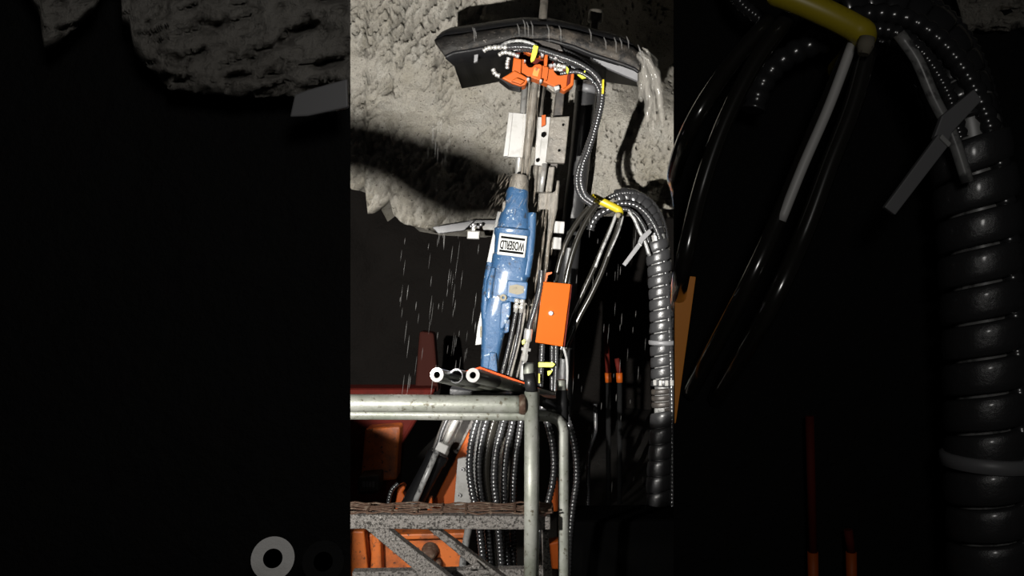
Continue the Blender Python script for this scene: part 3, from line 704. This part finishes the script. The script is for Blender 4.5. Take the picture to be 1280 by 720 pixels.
m = MB(); m.lathe(P(701.5,474.5,D0+.12), P(702,489,D0+.12), [(0,.014),(.08,.0165),(.92,.0165),(1,.015)], 18); m.build('post_cap', 'galv', t)
m = MB(); m.cyl(P(674,500,D0+.03), P(706,517,D0+.14), .016, 16); m.build('side_rail', 'rubber', t)

# drill rods lying on the rail
def rod(a, b, label, grp, r=.0205, tilt=False):
    t = thing('spare_drill_rod', label, 'drill rod', b, grp)
    d = (b-a).normalized()
    m = MB(); m.ring(a+d*.004, a+d*.20, r, .0095); m.build('threaded_end', 'rubber', t)
    m = MB(); m.ring(a, a+d*.006, r*1.0, .0098); m.build('end_face', 'ringwhite', t)['label'] = 'bare pale ring-shaped end face'
    m = MB(); m.ring(a+d*.20, b, r*.92, .0095, 20); m.build('shaft', 'galv', t)
    return t
rods = [((546,468.5,2.28),(668,500,3.30),'hollow drill rod on the railing with a pale ring end, leftmost of three'),
        ((591,469,2.28),(704,500,3.30),'hollow drill rod on the railing with a pale ring end, rightmost of three')]
for a, b, l in rods: rod(P(*a), P(*b), l, 'drill rods lying on the rail')
t = thing('spare_drill_rod', 'dark socket-ended drill rod lying between the two pale ringed ones', 'drill rod', P(686,500,3.3), 'drill rods lying on the rail')
a, b = P(570,470,2.34), P(686,500,3.3); d = (b-a).normalized()
m = MB(); m.ring(a+d*.004, a+d*.16, .0215, .017); m.build('socket_end', 'rubber', t)
m = MB(); m.ring(a, a+d*.005, .0215, .0185); m.build('end_face', 'strap', t)
m = MB(); m.ring(a+d*.15, b, .0175, .009, 20); m.build('shaft', 'galv', t)
m = MB(); m.slab([(562,486),(712,500),(712,508),(562,494)], 2.62, .08); tag(m.build('rod_rest', 'canopy', bevel=.004), 'dark bar under the drill rods behind the top rail', 'support bar')

# foreground rods by the left pillar
def near_rod(px, py, D, lab, white):
    t = thing('spare_drill_rod', lab, 'drill rod', P(px,py,D))
    a = P(px,py,D); b = P(px-2,py+4,LD-.004); d = (b-a).normalized()
    m = MB(); m.ring(a+d*.004, b, .0205, .0095); m.build('shaft', 'dark', t)
    if white:
        m = MB(); m.ring(a, a+d*.006, .0205, .0092, 40); m.build('end_face', 'plate', t)['label'] = 'bare pale ring-shaped end face'
near_rod(341,698,.78,'dim hollow rod end low in the left foreground', True)
near_rod(404,702,.80,'black rod beside the pale rod end in the left foreground', False)
t = thing('steel_bar', 'dim flat grey bar under the dark rock at the left', 'steel bar', P(400,146,LD-.12))
m = MB(); m.slab([(368,118),(384,112),(434,98),(435,134),(384,145),(362,146)], LD-.12, .008); m.build('bar', 'strap', t, bevel=.002)
m = MB(); m.slab([(384,118),(398,114),(398,130),(384,134)], LD-.112, .105); m.build('wall_bracket', 'dark', t)

# ================================================================== PLATFORM
t = thing('work_platform', 'rusty mesh work platform on a speckled galvanised frame', 'platform', P(560,735,2.55))
m = MB(); m.slab([(330,642.5),(688,646),(688,662.5),(330,661)], 2.52, .05); m.build('edge_beam', 'speckle', t, bevel=.004)
m = MB(); z0 = P(500,643,2.52).z
x0, x1 = P(320,640,2.52).x, P(690,640,2.52).x
rnd = random.Random(3)
for r in range(6):
    y = 2.525+.012*r; pts = []
    n = 28
    for i in range(n+1):
        x = x0+(x1-x0)*i/n
        pts.append(Vector((x, y+.0025*(-1)**(i+r), z0+.004+r*.0026+.0018*math.sin(i*1.1+r)+rnd.uniform(-.0035,.0035))))
    m.sweep(pts, .0032, 5, smooth=False)
for i in range(12):
    x = x0+(x1-x0)*(i+.5)/12; m.box((x, 2.555, z0+.009), (.006,.06,.010), Matrix.Rotation(.18,3,'X'))
m.build('mesh_grating', 'rust', t)
m = MB(); m.slab([(455,660),(485,661),(503,676),(570,728),(536,728)], 2.53, .04); m.build('brace', 'speckle', t, bevel=.004)
m = MB(); m.slab([(534,661),(545,660),(635,726),(615,728)], 2.62, .04); m.build('brace', 'speckle', t, bevel=.004)
m = MB(); m.slab([(578,712),(590,708),(596,702),(606,712)], 2.60, .03); m.build('brace_foot', 'speckle', t, bevel=.003)
m = MB(); m.slab([(440,715),(690,711),(690,730),(440,735)], 2.66, .04); m.build('lower_beam', 'speckle', t, bevel=.004)
m = MB(); m.slab([(676,646),(683.5,646),(692,738),(680,738)], 2.60, .04); m.build('leg', 'speckle', t, bevel=.004)
m = MB(); m.slab([(662,640),(692,633),(692,643),(662,645)], 2.66, .05); m.build('corner_plate', 'rust', t, bevel=.003)

# ================================================================== WORK LAMP AND STRUT
t = thing('roof_strut', 'grey folded strut crossing the dark below the rock behind the drill', 'strut', P(600,292,5.7))
m = MB(); m.slab([(540,284),(594,275),(580,288),(548,292)], 5.75, .05); m.build('flange', 'strap', t, bevel=.004)
m = MB(); m.slab([(585,275),(640,275),(640,283),(585,281)], 5.85, .06); m.build('web', 'strap', t, bevel=.004)
m = MB(); m.slab([(604,280),(628,281),(626,288),(604,287)], 5.82, .04); m.build('bracket', 'plate', t)
t = thing('work_lamp', 'small pale square work lamp hanging under the grey strut', 'lamp', P(592,299,5.68))
m = MB(); m.slab([(584,288),(600,288.5),(599,299),(583.5,298.5)], 5.62, .08); m.build('housing', 'plate', t, bevel=.006)
m = MB(); m.slab([(585.5,290),(598.5,290.3),(597.8,297.5),(585.2,297.2)], 5.61, .02); m.build('lens', 'lens', t)
m = MB()
for (x,y) in [(589,283),(594,282),(598,284),(601,281)]:
    m.lathe(P(x-1.5,y+1,5.66), P(x+1.5,y-1.5,5.66), [(0,.008),(.4,.014),(1,.008)], 8)
m.slab([(590,280),(593,280),(593,289),(590,289)], 5.66, .02); m.build('mount', 'bolt', t)

# dim red poles far right
for k, (x, y0, y1, lab) in enumerate([(758,408,478,'dark red post in the gloom right of the orange cover'),(772,448,478,'shorter dark red post in the gloom beside the taller one')]):
    t = thing('marker_post', lab, 'post', P(x,y1,6.5), 'red posts in the gloom')
    m = MB(); m.cyl(P(x-1,y0,6.5), P(x+2,y1-12,6.5), .02); m.build('pole', 'red', t)
    m = MB(); m.cyl(P(x+2,y1-12,6.5), P(x+2.5,y1,6.5), .026); m.build('tip', 'orange', t)
    m = MB(); m.cyl(P(x+2.5,y1,6.5), P(x+2.5,690,6.5), .02); m.build('pole', 'dark', t)
for k, (x, y0) in enumerate([(1012,520),(1060,662)]):
    t = thing('marker_post', 'dim red post low in the right foreground, %s of two' % ['taller','shorter'][k], 'post', P(x,760,1.70))
    m = MB(); m.cyl(P(x,y0,1.70), P(x+4,690,1.70), .009); m.build('pole', 'red', t)
    m = MB(); m.cyl(P(x+4,690,1.70), P(x+5,760,1.70), .011); m.build('tip', 'orange', t)
# pump hanging in the shadow above the canopy right
t = thing('roof_pipe', 'dark pipe stub above the right half of the canopy against the shadow', 'pipe', P(742,40,5.6))
m = MB(); m.lathe(P(745,14,5.5), P(742,44,5.5), [(0,.05),(.45,.05),(.5,.03),(1,.028)], 16); m.build('pipe', 'mudsteel', t)

# a boom added out of view throws the soft shadow over the rock
t = thing('light_blocker', 'dark tapering boom added out of view to shade the rock face', 'blocker', (-1.0,1.9,-1.75))
BLOCKER = t

# ================================================================== WATER
def streaks(name, n, fn, label, m_, seed):
    rnd = random.Random(seed); m = MB()
    for i in range(n):
        a, b, r = fn(rnd)
        m.sweep([a, a.lerp(b,.3), a.lerp(b,.7), b], [r*.3, r, r*.8, r*.15], 6)
    o = m.build(name, m_); tag(o, label, 'water'); o['kind'] = 'stuff'; return o
def f1(r):
    x = r.gauss(551, 5); y = r.uniform(150, 300); D = r.uniform(5.0, 5.5); l = r.uniform(6, 24)
    return P(x,y,D), P(x-r.uniform(0,1.5),y+l,D), r.uniform(.002,.006)
streaks('falling_water', 46, f1, 'thin streaks of water falling left of the blue drill', 'water', 5)
def f2(r):
    x = r.uniform(500, 605); y = r.uniform(290, 470); D = r.uniform(4.9, 5.6); l = r.uniform(6, 30)
    return P(x,y,D), P(x-l*.12,y+l,D), r.uniform(.0012,.0035)
streaks('falling_water', 60, f2, 'faint drips of water in the dark left of the drill', 'water', 6)
def f3(r):
    x = r.uniform(715, 815); y = r.uniform(265, 640); D = r.uniform(4.6, 5.5); l = r.uniform(5, 22)
    return P(x,y,D), P(x-l*.06,y+l,D), r.uniform(.001,.0025)
streaks('falling_water', 60, f3, 'faint drips of water in the dark right of the drill', 'water', 9)
def f4(r):
    t_ = r.random(); x = 650-20*t_+r.gauss(0,14); y = 215+r.random()*75; D = r.uniform(4.6, 4.9); l = r.uniform(4, 14); k = r.uniform(-.9,-.2)
    return P(x,y,D), P(x+k*l,y+l,D), r.uniform(.0015,.004)
streaks('muddy_spray', 90, f4, 'muddy spray thrown off the chuck of the blue drill', 'spray', 12)
def f5(r):
    y = r.uniform(225, 400); x = 690-(y-225)*.16+r.gauss(0,9); D = r.uniform(4.75, 5.0); l = r.uniform(15, 50)
    return P(x,y,D), P(x-l*.10,y+l,D), r.uniform(.003,.010)
streaks('muddy_spray', 45, f5, 'muddy water running down the feed beam right of the blue drill', 'spray', 13)
def f6(r):
    y = r.uniform(105, 225); x = 668-(y-105)*.11+r.gauss(0,5); D = r.uniform(4.72, 4.8); l = r.uniform(12, 36)
    return P(x,y,D), P(x-l*.10,y+l,D), r.uniform(.002,.006)
streaks('muddy_spray', 60, f6, 'muddy water streaming down around the spinning drill rod', 'spray', 14)
m = MB(); rnd = random.Random(21)
for i in range(20):
    x = 797+rnd.uniform(-3,8); y = 60+rnd.uniform(0,12); L = rnd.uniform(30,95); dx = rnd.uniform(4,28); D = rnd.uniform(4.55,4.75)
    pts = [P(x+dx*(1-(1-k/7)**2)+rnd.gauss(0,.8), y+L*(k/7)**1.4+rnd.gauss(0,.5), D) for k in range(8)]
    path = spline(pts, .02); n = len(path); r0 = rnd.uniform(.010,.028)
    m.sweep(path, [r0*(max(.05,.25+.75*math.sin(3.1*k/n+.05)+.45*noise.noise(Vector((k*.45,i*7.3,0))))) for k in range(n)], 7)
o = m.build('pouring_water', 'sheet'); tag(o, 'muddy water pouring off the right end of the canopy', 'water'); o['kind'] = 'stuff'
m = MB()
for i in range(16):
    k = rnd.uniform(6, 58); q = A[int(k)]; x0_ = q+Vector((rnd.uniform(-.02,.02), -.06, rnd.uniform(-.03,.015)))
    m.sweep([x0_, x0_+Vector((.01,-.01,-.03)), x0_+Vector((.012,-.008,-rnd.uniform(.06,.12)))], [.003,.005,.002], 6)
o = m.build('dripping_water', 'water'); tag(o, 'water dripping over the muddy front rim of the canopy', 'water'); o['kind'] = 'stuff'

# ================================================================== LIGHTS
KEY = Vector((-.50,1.4,.0))
def blocker_pt(px, py, Dr, D):                   # where the shadow line from the key lamp passes at distance D
    w = P(px,py,Dr); k = (D-KEY.y)/(w.y-KEY.y); return KEY+(w-KEY)*k
a = blocker_pt(655,248,6.3,1.9); b = blocker_pt(560,226,6.3,1.9); c = blocker_pt(440,182,6.3,1.9); d = blocker_pt(150,150,6.3,1.9)
bp = spline([a, a.lerp(b,.5), b, c, d, d+Vector((-.4,0,-.02))], .01)
m = MB(); m.sweep(bp, [.020+.013*min(1,i/5)-.008*min(1,max(0,(i-5)/6)) for i in range(len(bp))], 20); m.build('boom_arm', 'canopy', t)  # unseen arm, shaped by the shadow it casts on the rock
m = MB(); m.cyl(d+Vector((-.4,0,.05)), Vector((d.x-.4, 1.9, -1.75)), .06); m.build('blocker_stand', 'darksteel', t)

def spot(name, loc, aim, power, angle, blend, radius, col=(1,.97,.92)):
    l = bpy.data.lights.new(name, 'SPOT'); l.energy = power; l.spot_size = math.radians(angle); l.spot_blend = blend
    l.shadow_soft_size = radius; l.color = col
    o = bpy.data.objects.new(name, l); C.objects.link(o); o.location = loc
    o.rotation_euler = (Vector(aim)-Vector(loc)).to_track_quat('-Z','Y').to_euler(); return o
spot('key_work_light', KEY, (.10,6.0,1.05), 1750, 59, .12, .014)
spot('rail_fill', (-.72,1.36,-.36), (-.10,2.6,-.66), 92, 60, .4, .03)  # added fill spot for the railing, out of view behind the left pillar
spot('rig_fill', (-.95,2.85,-.75), (-.1,4.5,-1.45), 130, 50, .35, .03)  # added fill spot that brightens the carrier and the hose loop
l = bpy.data.lights.new('near_fill', 'POINT'); l.energy = 15; l.shadow_soft_size = .12; l.color = (1,.97,.93)  # added weak fill for the dim foreground pieces
o = bpy.data.objects.new('near_fill', l); C.objects.link(o); o.location = (.18,-.3,.35)
w = bpy.data.worlds.new('World'); bpy.context.scene.world = w; w.use_nodes = True
w.node_tree.nodes['Background'].inputs['Color'].default_value = (.6,.6,.65,1)
w.node_tree.nodes['Background'].inputs['Strength'].default_value = .004

# ================================================================== CAMERA
cam = bpy.data.cameras.new('camera'); cam.sensor_width = 36; cam.lens = 36*F/1280; cam.clip_start = .02
o = bpy.data.objects.new('camera', cam); C.objects.link(o); o.location = (0,0,0); o.rotation_euler = (math.pi/2,0,0)
sc = bpy.context.scene; sc.camera = o
sc.view_settings.view_transform = 'Standard'; sc.view_settings.look = 'None'
sc.view_settings.exposure = 0; sc.view_settings.gamma = 1; sc.view_settings.use_curve_mapping = False
